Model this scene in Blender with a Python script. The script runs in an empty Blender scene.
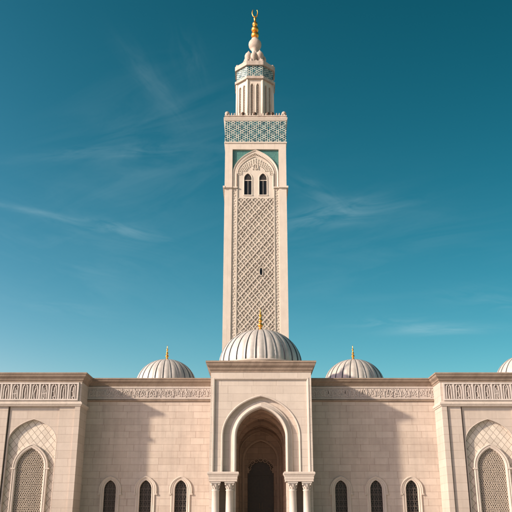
import bpy, bmesh, math, random
from mathutils import Vector, Matrix
R = math.radians
PI = math.pi
random.seed(7)
scn = bpy.context.scene
C = scn.collection

# ------------------------------------------------------------------ camera
cam_d = bpy.data.cameras.new('camera')
cam = bpy.data.objects.new('camera', cam_d); C.objects.link(cam)
cam_d.sensor_width = 36; cam_d.lens = 53.0
cam_d.clip_start = 0.5; cam_d.clip_end = 6000
cam.location = (0, 0, 1.6); cam.rotation_euler = (R(90 + 19.3), 0, 0)
scn.camera = cam

# ------------------------------------------------------------------ light
SUN_AZ, SUN_EL = 65.0, 23.5          # angle from the facade's normal, height
EXPOSURE = 0.90
travel = Vector((math.sin(R(SUN_AZ)) * math.cos(R(SUN_EL)), math.cos(R(SUN_AZ)) * math.cos(R(SUN_EL)), -math.sin(R(SUN_EL))))
sd = bpy.data.lights.new('sun', 'SUN'); sd.energy = 3.75; sd.angle = R(2.0); sd.color = (1.0, 0.84, 0.66)
sun = bpy.data.objects.new('sun', sd); C.objects.link(sun)
sun.location = (-40, 20, 60)
sun.rotation_euler = travel.to_track_quat('-Z', 'Y').to_euler()

world = bpy.data.worlds.new('World'); scn.world = world; world.use_nodes = True
wn, wl = world.node_tree.nodes, world.node_tree.links
wn.clear()
w_out = wn.new('ShaderNodeOutputWorld'); bg = wn.new('ShaderNodeBackground'); wl.new(bg.outputs[0], w_out.inputs[0])
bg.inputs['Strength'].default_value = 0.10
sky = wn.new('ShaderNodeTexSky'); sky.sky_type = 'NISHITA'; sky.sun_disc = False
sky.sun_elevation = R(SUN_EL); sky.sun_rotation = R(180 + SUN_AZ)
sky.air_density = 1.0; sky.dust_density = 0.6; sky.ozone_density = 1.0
def wmath(op, a, b=None, c=None):
    n = wn.new('ShaderNodeMath'); n.operation = op
    for i, v in enumerate((a, b, c)):
        if v is None: continue
        if isinstance(v, (int, float)): n.inputs[i].default_value = v
        else: wl.new(v, n.inputs[i])
    return n.outputs[0]
wtc = wn.new('ShaderNodeTexCoord'); sep = wn.new('ShaderNodeSeparateXYZ'); wl.new(wtc.outputs['Generated'], sep.inputs[0])
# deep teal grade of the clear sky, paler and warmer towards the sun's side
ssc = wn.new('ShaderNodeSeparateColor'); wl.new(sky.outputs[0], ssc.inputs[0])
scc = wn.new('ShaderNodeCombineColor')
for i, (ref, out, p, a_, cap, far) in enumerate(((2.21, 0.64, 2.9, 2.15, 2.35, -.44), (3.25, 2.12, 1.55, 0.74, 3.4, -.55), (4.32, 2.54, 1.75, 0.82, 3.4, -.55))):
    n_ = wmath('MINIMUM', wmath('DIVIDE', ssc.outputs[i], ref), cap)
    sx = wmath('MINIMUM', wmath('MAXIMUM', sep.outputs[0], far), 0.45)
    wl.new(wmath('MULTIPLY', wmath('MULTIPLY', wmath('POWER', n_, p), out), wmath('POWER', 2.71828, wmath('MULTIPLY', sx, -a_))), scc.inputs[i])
# thin cirrus, placed by the direction in the sky
ysafe = wmath('MAXIMUM', sep.outputs[1], 0.05)
U = wmath('DIVIDE', sep.outputs[0], ysafe); V = wmath('DIVIDE', sep.outputs[2], ysafe)
def sky_uv(px, py):
    th = R(19.3); a, b = (px - 256) / 754, (256 - py) / 754
    y = math.cos(th) - b * math.sin(th); z = math.sin(th) + b * math.cos(th)
    return a / y, z / y
def wisp(px, py, ang, L, W, strength, scale=60, seed=0.0, stretch=5.0, lo=0.42, hi=0.75):
    u0, v0 = sky_uv(px, py); L /= 754; W /= 754
    ca, sa = math.cos(R(ang)), math.sin(R(ang))
    du = wmath('SUBTRACT', U, u0); dv = wmath('SUBTRACT', V, v0)
    p = wmath('ADD', wmath('MULTIPLY', du, ca), wmath('MULTIPLY', dv, sa))
    q = wmath('ADD', wmath('MULTIPLY', du, -sa), wmath('MULTIPLY', dv, ca))
    cb = wn.new('ShaderNodeCombineXYZ'); wl.new(wmath('MULTIPLY', p, scale / stretch), cb.inputs[0]); wl.new(wmath('MULTIPLY', q, scale), cb.inputs[1]); cb.inputs[2].default_value = seed
    nz = wn.new('ShaderNodeTexNoise'); nz.inputs['Scale'].default_value = 1.0; nz.inputs['Detail'].default_value = 7; nz.inputs['Roughness'].default_value = 0.6; nz.inputs['Distortion'].default_value = 0.9
    wl.new(cb.outputs[0], nz.inputs['Vector'])
    mr = wn.new('ShaderNodeMapRange'); mr.inputs[1].default_value = lo; mr.inputs[2].default_value = hi; wl.new(nz.outputs[0], mr.inputs[0])
    # bend the wisp a little
    q2 = wmath('ADD', q, wmath('MULTIPLY', wmath('MULTIPLY', p, p), 1.2 / max(L, .01) * W))
    e = wmath('ADD', wmath('POWER', wmath('ABSOLUTE', wmath('DIVIDE', p, L)), 2.0), wmath('POWER', wmath('ABSOLUTE', wmath('DIVIDE', q2, W)), 2.0))
    g = wmath('POWER', 2.718, wmath('MULTIPLY', e, -1.0))
    return wmath('MULTIPLY', wmath('MULTIPLY', g, mr.outputs[0]), strength)
ws = [wisp(338, 214, 12, 66, 15, 0.36, 46, 1.3, 4, .34, .85), wisp(320, 194, -35, 40, 12, 0.18, 46, 4.1, 4, .34, .85),
      wisp(26, 210, -12, 60, 3.5, 0.34, 45, 2.7, 8, .3, .8), wisp(110, 152, 4, 90, 8, 0.20, 60, 6.2, 6, .36, .8),
      wisp(110, 228, -12, 70, 9, 0.20, 70, 8.8), wisp(155, 85, -55, 60, 13, 0.14, 46, 3.3, 5, .34, .85), wisp(190, 60, -75, 40, 16, 0.06, 46, 9.3, 5),
      wisp(438, 329, 2, 50, 5, 0.55, 60, 5.5, 6, 0.3, 0.75), wisp(385, 322, 3, 40, 5, 0.22, 80, 7.7),
      wisp(70, 255, -20, 120, 60, 0.10, 25, 12.1, 4), wisp(150, 160, 20, 120, 90, 0.10, 22, 15.4, 4),
      wisp(370, 250, 10, 150, 60, 0.08, 25, 19.2, 5), wisp(60, 308, -8, 60, 8, 0.14, 70, 21.0, 6), wisp(500, 300, -5, 60, 12, 0.14, 70, 25.0, 6)]
acc = ws[0]
for w in ws[1:]: acc = wmath('ADD', acc, w)
acc = wmath('MULTIPLY', wmath('MINIMUM', acc, 0.8), 0.78)
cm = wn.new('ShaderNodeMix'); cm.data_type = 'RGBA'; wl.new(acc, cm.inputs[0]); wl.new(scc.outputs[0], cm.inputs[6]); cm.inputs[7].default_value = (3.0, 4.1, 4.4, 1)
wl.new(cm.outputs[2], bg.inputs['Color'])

scn.view_settings.view_transform = 'Standard'
scn.view_settings.look = 'None'
scn.view_settings.exposure = EXPOSURE
scn.view_settings.gamma = 1.0
scn.view_settings.use_curve_mapping = False
scn.render.engine = 'CYCLES'
scn.render.resolution_x = 1024; scn.render.resolution_y = 1024
scn.cycles.max_bounces = 8; scn.cycles.diffuse_bounces = 5

# ------------------------------------------------------------------ materials
class NT:
    def __init__(s, name):
        s.m = bpy.data.materials.new(name); s.m.use_nodes = True
        s.n, s.l = s.m.node_tree.nodes, s.m.node_tree.links
        s.b = s.n['Principled BSDF']
        s.tc = s.n.new('ShaderNodeTexCoord')
        s.sp = s.n.new('ShaderNodeSeparateXYZ'); s.l.new(s.tc.outputs['Object'], s.sp.inputs[0])
    def put(s, v, sock):
        if isinstance(v, (int, float)): sock.default_value = v
        elif isinstance(v, tuple): sock.default_value = v if len(v) == 4 else (*v, 1)
        else: s.l.new(v, sock)
    def math(s, op, a, b=None, c=None, clamp=False):
        n = s.n.new('ShaderNodeMath'); n.operation = op; n.use_clamp = clamp
        for i, v in enumerate((a, b, c)):
            if v is not None: s.put(v, n.inputs[i])
        return n.outputs[0]
    def comb(s, x, y, z=0.0):
        n = s.n.new('ShaderNodeCombineXYZ')
        for i, v in enumerate((x, y, z)): s.put(v, n.inputs[i])
        return n.outputs[0]
    def noise(s, scale, detail=4, rough=0.55, vec=None, dist=0.0):
        n = s.n.new('ShaderNodeTexNoise'); n.inputs['Scale'].default_value = scale; n.inputs['Detail'].default_value = detail
        n.inputs['Roughness'].default_value = rough; n.inputs['Distortion'].default_value = dist
        s.l.new(vec if vec is not None else s.tc.outputs['Object'], n.inputs['Vector']); return n.outputs[0]
    def rng(s, v, a, b, c, d):
        n = s.n.new('ShaderNodeMapRange'); s.put(v, n.inputs[0])
        for i, q in enumerate((a, b, c, d)): n.inputs[i + 1].default_value = q
        return n.outputs[0]
    def mix(s, f, a, b, mode='MIX'):
        n = s.n.new('ShaderNodeMix'); n.data_type = 'RGBA'; n.blend_type = mode
        s.put(f, n.inputs[0]); s.put(a, n.inputs[6]); s.put(b, n.inputs[7]); return n.outputs[2]
    def grey(s, v):
        n = s.n.new('ShaderNodeCombineColor')
        for i in range(3): s.put(v, n.inputs[i])
        return n.outputs[0]
    def bump(s, h, strength=0.3, dist=0.02):
        n = s.n.new('ShaderNodeBump'); n.inputs['Strength'].default_value = strength; n.inputs['Distance'].default_value = dist
        s.put(h, n.inputs['Height']); s.l.new(n.outputs[0], s.b.inputs['Normal'])
    def fin(s, col, rough=0.75, metal=0.0, spec=0.3):
        s.put(col, s.b.inputs['Base Color']); s.put(rough, s.b.inputs['Roughness']); s.put(metal, s.b.inputs['Metallic'])
        s.b.inputs['Specular IOR Level'].default_value = spec
        return s.m

def stone_blocks(name, c1, c2, mortar, bw=1.6, rh=0.62, ms=0.014, seedrow=0.0, var=0.10):
    t = NT(name)
    x, y, z = t.sp.outputs
    h = t.math('ADD', x, y)
    row = t.math('FLOOR', t.math('DIVIDE', z, rh))
    wnz = t.n.new('ShaderNodeTexWhiteNoise'); wnz.noise_dimensions = '1D'; t.l.new(t.math('ADD', row, seedrow + .31), wnz.inputs['W'])
    h2 = t.math('ADD', h, t.math('MULTIPLY', wnz.outputs['Value'], bw * 0.5))
    # blocks of uneven length: warp the run of each course
    wob = t.math('MULTIPLY', t.math('SINE', t.math('ADD', t.math('MULTIPLY', h2, 1.3), t.math('MULTIPLY', row, 2.4))), 0.16 * bw)
    vec = t.comb(t.math('ADD', h2, wob), z)
    br = t.n.new('ShaderNodeTexBrick'); br.offset = 0.5; br.squash = 1.0
    t.l.new(vec, br.inputs['Vector'])
    br.inputs['Color1'].default_value = (0, 0, 0, 1); br.inputs['Color2'].default_value = (1, 1, 1, 1); br.inputs['Mortar'].default_value = (.5, .5, .5, 1)
    br.inputs['Scale'].default_value = 1.0; br.inputs['Mortar Size'].default_value = ms; br.inputs['Mortar Smooth'].default_value = 0.15
    br.inputs['Brick Width'].default_value = bw; br.inputs['Row Height'].default_value = rh; br.inputs['Bias'].default_value = 0.0
    sc = t.n.new('ShaderNodeSeparateColor'); t.l.new(br.outputs['Color'], sc.inputs[0])
    col = t.mix(sc.outputs[0], c1, c2)
    big = t.rng(t.noise(0.35, 4, 0.6), .3, .7, 1 - var, 1 + var * .6)
    mid = t.rng(t.noise(2.6, 6, 0.65), .25, .75, 1 - var * .8, 1 + var * .5)
    fine = t.rng(t.noise(26, 4, 0.7), .3, .7, .95, 1.04)
    streakv = t.comb(t.math('MULTIPLY', h, 2.2), t.math('MULTIPLY', z, .16))
    st = t.rng(t.noise(1.0, 5, .6, vec=streakv), .42, .72, 1.0, 1 - var * 1.3)
    k = t.math('MULTIPLY', t.math('MULTIPLY', big, mid), t.math('MULTIPLY', fine, st))
    col = t.mix(1.0, col, t.grey(k), 'MULTIPLY')
    sv = t.comb(t.math('MULTIPLY', h, 5.5), t.math('MULTIPLY', z, .22))
    sm = t.math('MULTIPLY', t.rng(t.noise(1.0, 7, .68, vec=sv), .54, .78, 0, 1), t.rng(t.noise(.3, 3), .4, .6, 0, .42))
    col = t.mix(sm, col, (.27, .215, .17))
    wm = t.rng(t.noise(0.9, 3, .5), .3, .7, 0.35, 0.95)
    col = t.mix(t.math('MULTIPLY', br.outputs['Fac'], wm), col, mortar)
    hgt = t.math('ADD', t.math('MULTIPLY', br.outputs['Fac'], -1.0), t.math('MULTIPLY', t.noise(14, 6, .7), 0.35))
    t.bump(hgt, 0.5, 0.02)
    return t.fin(col, 0.82)

def stone_plain(name, c1, c2, var=0.1, bs=0.25, stain=0.12):
    t = NT(name)
    x, y, z = t.sp.outputs
    col = t.mix(t.rng(t.noise(1.1, 5, .6), .3, .7, 0, 1), c1, c2)
    fine = t.rng(t.noise(18, 5, .7), .3, .7, 1 - var, 1 + var * .5)
    h = t.math('ADD', x, y)
    st = t.rng(t.noise(1.0, 6, .65, vec=t.comb(t.math('MULTIPLY', h, 3.0), t.math('MULTIPLY', z, .5), y)), .45, .75, 1.0, 1 - stain)
    # joints between the pieces of trim
    j = t.math('LESS_THAN', t.math('FRACT', t.math('DIVIDE', h, 1.35)), 0.012)
    k = t.math('MULTIPLY', t.math('MULTIPLY', fine, st), t.math('SUBTRACT', 1.0, t.math('MULTIPLY', j, 0.30)))
    col = t.mix(1.0, col, t.grey(k), 'MULTIPLY')
    t.bump(t.noise(20, 6, .7), bs, 0.02)
    return t.fin(col, 0.8)

M = {}
M['wall'] = stone_blocks('wing_stone', (.475, .395, .335), (.535, .455, .39), (.28, .205, .165), 1.35, .535, .014)
M['pav'] = stone_blocks('pavilion_stone', (.475, .40, .34), (.52, .445, .385), (.30, .23, .19), 3.4, .62, .012, 4.0, .07)
M['portal'] = stone_blocks('portal_stone', (.525, .45, .385), (.575, .50, .43), (.33, .27, .23), 1.5, .62, .010, 9.0, .06)
M['trim'] = stone_plain('trim_stone', (.50, .43, .37), (.57, .495, .43))
M['frieze'] = stone_plain('frieze_stone', (.52, .46, .42), (.60, .53, .48), .14, .35)
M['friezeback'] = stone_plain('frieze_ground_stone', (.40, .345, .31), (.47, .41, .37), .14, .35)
M['slotshade'] = stone_plain('slot_shade_stone', (.20, .165, .14), (.27, .22, .19), .14, .35)  # dark tone painted in for the shade of gaps, holes and grooves
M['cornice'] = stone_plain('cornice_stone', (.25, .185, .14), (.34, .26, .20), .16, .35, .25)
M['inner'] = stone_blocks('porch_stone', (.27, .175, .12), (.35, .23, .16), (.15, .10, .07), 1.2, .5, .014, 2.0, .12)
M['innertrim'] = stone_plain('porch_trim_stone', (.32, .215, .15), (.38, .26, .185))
M['column'] = stone_plain('column_marble', (.50, .44, .39), (.57, .51, .45), .08, .1, .08)
M['minaret'] = stone_plain('minaret_stone', (.58, .50, .425), (.64, .56, .48), .07, .2, .08)
M['relief'] = stone_plain('relief_stone', (.56, .495, .42), (.64, .57, .49), .16, .35)
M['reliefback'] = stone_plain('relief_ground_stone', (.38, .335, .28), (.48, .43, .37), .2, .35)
M['capstone'] = stone_plain('cap_stone', (.44, .345, .285), (.58, .50, .43), .3, .5, .4)

def m_simple(name, col, rough, metal=0.0, var=.12, scale=6, spec=.4):
    t = NT(name)
    k = t.rng(t.noise(scale, 5, .6), .3, .7, 1 - var, 1 + var * .6)
    return t.fin(t.mix(1.0, col, t.grey(k), 'MULTIPLY'), t.rng(t.noise(scale * 2, 3), .3, .7, rough * .85, rough * 1.15), metal, spec)
M['teal'] = m_simple('teal_glaze', (.085, .205, .185), .35, 0, .35, 9)
M['gold'] = m_simple('gilt_copper', (.90, .38, .07), .32, .9, .25)
M['bronze'] = m_simple('dark_bronze', (.10, .065, .045), .5, .6)
M['glass'] = m_simple('dark_window_glass', (.016, .016, .018), .25, 0, .2, 6, .25)
M['came'] = m_simple('window_lattice_metal', (.13, .105, .09), .6, .0)
M['wood'] = m_simple('dark_door_wood', (.045, .026, .016), .5, 0, .35, 8)
M['seam'] = m_simple('dome_seam_lead', (.07, .075, .08), .5, .3)
M['jali'] = stone_plain('screen_stone', (.58, .49, .40), (.66, .56, .46), .15, .3)
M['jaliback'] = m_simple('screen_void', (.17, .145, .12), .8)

def dome_mat():
    t = NT('dome_sheet_metal')
    k = t.rng(t.noise(2.2, 6, .65), .3, .7, .82, 1.06)
    x, y, z = t.sp.outputs
    ang = t.math('ARCTAN2', y, x)
    st = t.rng(t.noise(1.0, 5, .6, vec=t.comb(t.math('MULTIPLY', ang, 14), t.math('MULTIPLY', z, .5))), .4, .75, 1.0, .80)
    col = t.mix(1.0, (.55, .51, .465), t.grey(t.math('MULTIPLY', k, st)), 'MULTIPLY')
    t.bump(t.noise(3, 4), .12, .03)
    return t.fin(col, t.rng(t.noise(5, 4), .3, .7, .36, .5), .12, .5)
M['dome'] = dome_mat()

def tile_mat(name, around=False):
    t = NT(name)
    x, y, z = t.sp.outputs
    h = t.math('MULTIPLY', t.math('ARCTAN2', y, x), 2.55) if around else t.math('ADD', x, y)
    p = 0.56                                        # star pattern repeat
    vec = t.comb(t.math('DIVIDE', h, p), t.math('DIVIDE', z, p))
    a = t.math('MULTIPLY', h, 2 * PI / p); b = t.math('MULTIPLY', z, 2 * PI / p)
    k = 2 * PI / .265
    c1 = t.math('COSINE', t.math('MULTIPLY', h, k))
    c2 = t.math('COSINE', t.math('ADD', t.math('MULTIPLY', h, k / 2), t.math('MULTIPLY', z, k * .866)))
    c3 = t.math('COSINE', t.math('SUBTRACT', t.math('MULTIPLY', h, k / 2), t.math('MULTIPLY', z, k * .866)))
    f = t.math('ADD', c1, t.math('ADD', c2, c3))
    f = t.math('ADD', f, t.math('MULTIPLY', t.math('SUBTRACT', t.noise(5.0, 4), .5), 3.2))
    cellv = t.comb(t.math('FLOOR', t.math('DIVIDE', h, .23)), t.math('FLOOR', t.math('DIVIDE', z, .23)))
    wnz = t.n.new('ShaderNodeTexWhiteNoise'); t.l.new(cellv, wnz.inputs['Vector'])
    kb = 2 * PI / 1.06
    big = t.math('MULTIPLY', t.math('COSINE', t.math('MULTIPLY', h, kb)), t.math('COSINE', t.math('MULTIPLY', z, kb * .866)))
    dark = t.math('GREATER_THAN', f, t.math('ADD', t.math('MULTIPLY', big, .6), -.62))
    edge = t.math('SUBTRACT', 1.0, dark)
    teal = t.mix(wnz.outputs['Value'], (.007, .038, .055), (.028, .125, .145))
    cream = t.mix(t.noise(5, 3), (.36, .38, .33), (.60, .57, .49))
    col = t.mix(dark, cream, teal)
    t.bump(t.math('SUBTRACT', 1.0, edge), .4, .015)
    return t.fin(col, .4, 0, .4)
M['tile'] = tile_mat('zellige_tile'); M['tile8'] = tile_mat('zellige_tile_lantern', True)

def netstone():
    t = NT('net_pattern_stone')
    x, y, z = t.sp.outputs
    wob = t.math('MULTIPLY', t.noise(1.4, 2), .06)
    xx = t.math('ADD', x, wob)
    p = .47
    d1 = t.math('ABSOLUTE', t.math('SUBTRACT', t.math('FRACT', t.math('DIVIDE', t.math('ADD', t.math('MULTIPLY', xx, 1.15), z), p * 1.35)), .5))
    d2 = t.math('ABSOLUTE', t.math('SUBTRACT', t.math('FRACT', t.math('DIVIDE', t.math('SUBTRACT', t.math('MULTIPLY', xx, 1.15), z), p * 1.35)), .5))
    g = t.math('MAXIMUM', t.rng(d1, .455, .485, 0, 1), t.rng(d2, .455, .485, 0, 1))
    cell = t.comb(t.math('FLOOR', t.math('ADD', t.math('DIVIDE', t.math('ADD', t.math('MULTIPLY', xx, 1.15), z), p * 1.35), .0)), t.math('FLOOR', t.math('DIVIDE', t.math('SUBTRACT', t.math('MULTIPLY', xx, 1.15), z), p * 1.35)))
    wnz = t.n.new('ShaderNodeTexWhiteNoise'); t.l.new(cell, wnz.inputs['Vector'])
    col = t.mix(wnz.outputs['Value'], (.53, .465, .395), (.66, .585, .50))
    col = t.mix(1.0, col, t.grey(t.rng(t.noise(8, 5, .65), .3, .7, .88, 1.05)), 'MULTIPLY')
    col = t.mix(t.math('MULTIPLY', g, .7), col, (.27, .21, .165))
    t.bump(t.math('ADD', t.math('MULTIPLY', g, -1.0), t.math('MULTIPLY', t.noise(9, 5), .3)), .9, .035)
    return t.fin(col, .8)
M['net'] = netstone()

def paving():
    t = NT('plaza_paving')
    br = t.n.new('ShaderNodeTexBrick'); t.l.new(t.tc.outputs['Object'], br.inputs['Vector']); br.inputs['Scale'].default_value = 1
    br.inputs['Brick Width'].default_value = 1.2; br.inputs['Row Height'].default_value = .6; br.inputs['Mortar Size'].default_value = .006
    br.inputs['Color1'].default_value = (.42, .375, .335, 1); br.inputs['Color2'].default_value = (.50, .45, .40, 1); br.inputs['Mortar'].default_value = (.16, .14, .12, 1)
    col = t.mix(1.0, br.outputs['Color'], t.grey(t.rng(t.noise(.6, 6, .6), .3, .7, .85, 1.05)), 'MULTIPLY')
    return t.fin(col, .6)
M['paving'] = paving()
M['soil'] = stone_plain('dry_ground', (.36, .31, .26), (.42, .36, .30))
M['roof'] = stone_plain('roof_screed', (.36, .33, .30), (.42, .38, .35))

# ------------------------------------------------------------------ mesh helpers
def arch(a, h, zs, t0=62, n=14, cx=0.0, foot=None):
    """left spring -> apex -> right spring; foot adds the vertical legs"""
    t0 = R(t0); half = []
    for i in range(n + 1):
        t = t0 * i / n
        half.append((a * (math.cos(t) - math.cos(t0)) / (1 - math.cos(t0)), zs + h * math.sin(t) / math.sin(t0)))
    pts = [(-x, z) for x, z in half] + [(x, z) for x, z in reversed(half[:-1])]
    pts = [(x + cx, z) for x, z in pts]
    if foot is not None: pts = [(cx - a, foot)] + pts + [(cx + a, foot)]
    return pts
def arch_hw(a, h, zs, t0, z):
    if z <= zs: return a
    s = (z - zs) / h * math.sin(R(t0))
    if s >= math.sin(R(t0)): return 0.0
    return a * (math.cos(math.asin(s)) - math.cos(R(t0))) / (1 - math.cos(R(t0)))

def prism(bm, pts, y0, y1, mi=0):
    a = [bm.verts.new((x, y0, z)) for x, z in pts]; b = [bm.verts.new((x, y1, z)) for x, z in pts]
    n = len(pts); fs = [bm.faces.new(a), bm.faces.new(list(reversed(b)))]
    for i in range(n): fs.append(bm.faces.new((a[i], b[i], b[(i + 1) % n], a[(i + 1) % n])))
    for f in fs: f.material_index = mi
    return fs
def notched(bm, x0, x1, z0, z1, notches, y0, y1, mi=0):
    pts = [(x0, z0)]
    for nt in notches: pts += nt
    pts += [(x1, z0), (x1, z1), (x0, z1)]
    prism(bm, pts, y0, y1, mi)
def box(bm, x0, x1, y0, y1, z0, z1, mi=0):
    prism(bm, [(x0, z0), (x1, z0), (x1, z1), (x0, z1)], y0, y1, mi)
def sweep(bm, path, prof, closed=False, mi=0):
    """path (x,z) in the facade plane, prof = closed list of (outward, y)"""
    n = len(path); rings = []
    P = [Vector((x, 0, z)) for x, z in path]
    for i in range(n):
        ds = []
        if i > 0 or closed: ds.append((P[i] - P[i - 1]).normalized())
        if i < n - 1 or closed: ds.append((P[(i + 1) % n] - P[i]).normalized())
        ns = [Vector((-d.z, 0, d.x)) for d in ds]
        nn = ns[0] if len(ns) == 1 else (ns[0] + ns[1])
        if nn.length < 1e-6: nn = ns[0]
        nn = nn.normalized(); k = 1.0 / max(0.35, nn.dot(ns[0]))
        rings.append([bm.verts.new((P[i].x + nn.x * o * k, y, P[i].z + nn.z * o * k)) for o, y in prof])
    m = len(prof)
    for i in range(n if closed else n - 1):
        a, b = rings[i], rings[(i + 1) % n]
        for j in range(m):
            f = bm.faces.new((a[j], a[(j + 1) % m], b[(j + 1) % m], b[j])); f.material_index = mi
    if not closed:
        for r_ in (rings[0], rings[-1]):
            f = bm.faces.new(r_); f.material_index = mi
def ribbon(bm, path, w, y0, y1, closed=False, mi=0):
    sweep(bm, path, [(-w / 2, y1), (-w / 2, y0), (w / 2, y0), (w / 2, y1)], closed, mi)
def cornice(bm, path, prof, closed=False, mi=0):
    """path (x,y) in plan, outward on the right-hand side; prof closed list of (out, z)"""
    n = len(path); rings = []
    P = [Vector((x, y, 0)) for x, y in path]
    for i in range(n):
        ds = []
        if i > 0 or closed: ds.append((P[i] - P[i - 1]).normalized())
        if i < n - 1 or closed: ds.append((P[(i + 1) % n] - P[i]).normalized())
        ns = [Vector((d.y, -d.x, 0)) for d in ds]
        nn = ns[0] if len(ns) == 1 else (ns[0] + ns[1]); nn = nn.normalized(); k = 1 / max(.3, nn.dot(ns[0]))
        rings.append([bm.verts.new((P[i].x + nn.x * o * k, P[i].y + nn.y * o * k, z)) for o, z in prof])
    m = len(prof)
    for i in range(n if closed else n - 1):
        a, b = rings[i], rings[(i + 1) % n]
        for j in range(m):
            f = bm.faces.new((a[j], a[(j + 1) % m], b[(j + 1) % m], b[j])); f.material_index = mi
    if not closed:
        for r_ in (rings[0], rings[-1]):
            f = bm.faces.new(r_); f.material_index = mi
def lathe(bm, prof, cx=0, cy=0, n=24, mi=0):
    rings = []
    for r, z in prof:
        rings.append([bm.verts.new((cx + max(r, .001) * math.cos(2 * PI * k / n), cy + max(r, .001) * math.sin(2 * PI * k / n), z)) for k in range(n)])
    for i in range(len(prof) - 1):
        for k in range(n):
            f = bm.faces.new((rings[i][k], rings[i][(k + 1) % n], rings[i + 1][(k + 1) % n], rings[i + 1][k])); f.smooth = True; f.material_index = mi
    for r_ in (rings[0], rings[-1]):
        f = bm.faces.new(r_); f.material_index = mi
def ball_prof(r, zc, n=10, sq=1.0):
    return [(r * math.sin(PI * i / n), zc - r * sq * math.cos(PI * i / n)) for i in range(n + 1)]
def bump_block(bm, cx, cz, rx, rz, y0, y1, n=4, rot=PI / 4, mi=0):
    """small boss tapering outward from y0 to y1"""
    base = [bm.verts.new((cx + rx * math.cos(rot + 2 * PI * k / n), y0, cz + rz * math.sin(rot + 2 * PI * k / n))) for k in range(n)]
    top = [bm.verts.new((cx + rx * .55 * math.cos(rot + 2 * PI * k / n), y1, cz + rz * .55 * math.sin(rot + 2 * PI * k / n))) for k in range(n)]
    for k in range(n):
        f = bm.faces.new((base[k], base[(k + 1) % n], top[(k + 1) % n], top[k])); f.material_index = mi
    f = bm.faces.new(top); f.material_index = mi
def segment_clip(p, q, inside, steps=24):
    """keep the longest run of the segment inside the region"""
    best = None; cur = None
    for i in range(steps + 1):
        t = i / steps; x = p[0] + (q[0] - p[0]) * t; z = p[1] + (q[1] - p[1]) * t
        if inside(x, z):
            cur = (cur[0], (x, z)) if cur else ((x, z), (x, z))
            best = cur if best is None or math.dist(*cur) > math.dist(*best) else best
        else: cur = None
    return best

def segment_runs(p, q, inside, steps=120):
    out = []; cur = None
    for i in range(steps + 1):
        t = i / steps; pt = (p[0] + (q[0] - p[0]) * t, p[1] + (q[1] - p[1]) * t)
        if inside(*pt): cur = (cur[0], pt) if cur else (pt, pt)
        elif cur: out.append(cur); cur = None
    if cur: out.append(cur)
    return [r_ for r_ in out if math.dist(*r_) > .12]
def NB(): return bmesh.new()
def link(name, bm, mats, parent=None, shift=None, bevel=0.0, loc=None, smooth_ang=None):
    bmesh.ops.recalc_face_normals(bm, faces=bm.faces)
    if shift: bmesh.ops.translate(bm, vec=-Vector(shift), verts=bm.verts)
    me = bpy.data.meshes.new(name); bm.to_mesh(me); bm.free()
    for m in (mats if isinstance(mats, list) else [mats]): me.materials.append(M[m])
    o = bpy.data.objects.new(name, me); C.objects.link(o)
    if parent: o.parent = parent
    if loc: o.location = loc
    if bevel:
        b = o.modifiers.new('bevel', 'BEVEL'); b.width = bevel; b.segments = 1; b.limit_method = 'ANGLE'; b.angle_limit = R(40)
    return o
def tag(o, label=None, cat=None, group=None, kind=None):
    if label: o['label'] = label
    if cat: o['category'] = cat
    if group: o['group'] = group
    if kind: o['kind'] = kind
def dup(o, loc, parent, rot=None, label=None):
    c = o.copy(); C.objects.link(c); c.parent = parent; c.location = loc
    if rot is not None: c.rotation_euler = (0, 0, rot)
    if label: c['label'] = label
    for ch in [q for q in C.objects if q.parent == o]:
        d = ch.copy(); C.objects.link(d); d.parent = c
    return c

# ------------------------------------------------------------------ ground
bm = NB(); v = [bm.verts.new(p) for p in ((-3000, -1500, 0), (3000, -1500, 0), (3000, 4000, 0), (-3000, 4000, 0))]; bm.faces.new(v)
o = link('ground', bm, 'soil'); tag(o, kind='structure')
bm = NB(); box(bm, -55, 55, -25, 57.6, -.3, .012)
o = link('plaza', bm, 'paving'); tag(o, kind='structure')

# ------------------------------------------------------------------ mosque
X0 = 0.4                                   # axis of the facade
FO = (0, 60.5, 0)                          # building origin in facade coordinates
mosque = bpy.data.objects.new('mosque', None); C.objects.link(mosque); mosque.location = (X0, 60.5, 0)
tag(mosque, 'long pale stone mosque front with arched central portal, ribbed domes and corner pavilions', 'mosque')
def part(name, bm, mats, parent=mosque, bevel=0.0, label=None):
    o = link(name, bm, mats, parent, FO, bevel)
    if label: o['label'] = label
    return o

YW, YV, YP = 64.0, 61.5, 60.5              # wing, pavilion and portal wall planes
TOP = 12.94
SIDE = {-1: 'left', 1: 'right'}

# body of the hall behind the parapet
bm = NB()
for q in (-1, 1): box(bm, *sorted((q * 4.04, q * 24.5)), 65.21, 78.5, 0.0, 12.15)
box(bm, -4.03, 4.03, 70.01, 78.5, 0.0, 12.15)
part('roof', bm, 'roof')
# plinth and steps
bm = NB()
for i in range(4): box(bm, -5.2 - .35 * (3 - i), 5.2 + .35 * (3 - i), 57.6 + .38 * i, 61.4, 0.15 * i + .002, 0.15 * (i + 1))
part('entrance_steps', bm, 'trim', bevel=.02)

CORN = [(-.06, 0), (.03, 0), (.05, .10), (.12, .15), (.14, .24), (.20, .30), (.30, .38), (.34, .46), (.34, .52), (.41, .56), (.41, .66), (-.06, .66)]
def cprof(z0, z1, out=.41): return [(o * out / .41 if o > 0 else o, z0 + h / .66 * (z1 - z0)) for o, h in CORN]

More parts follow.
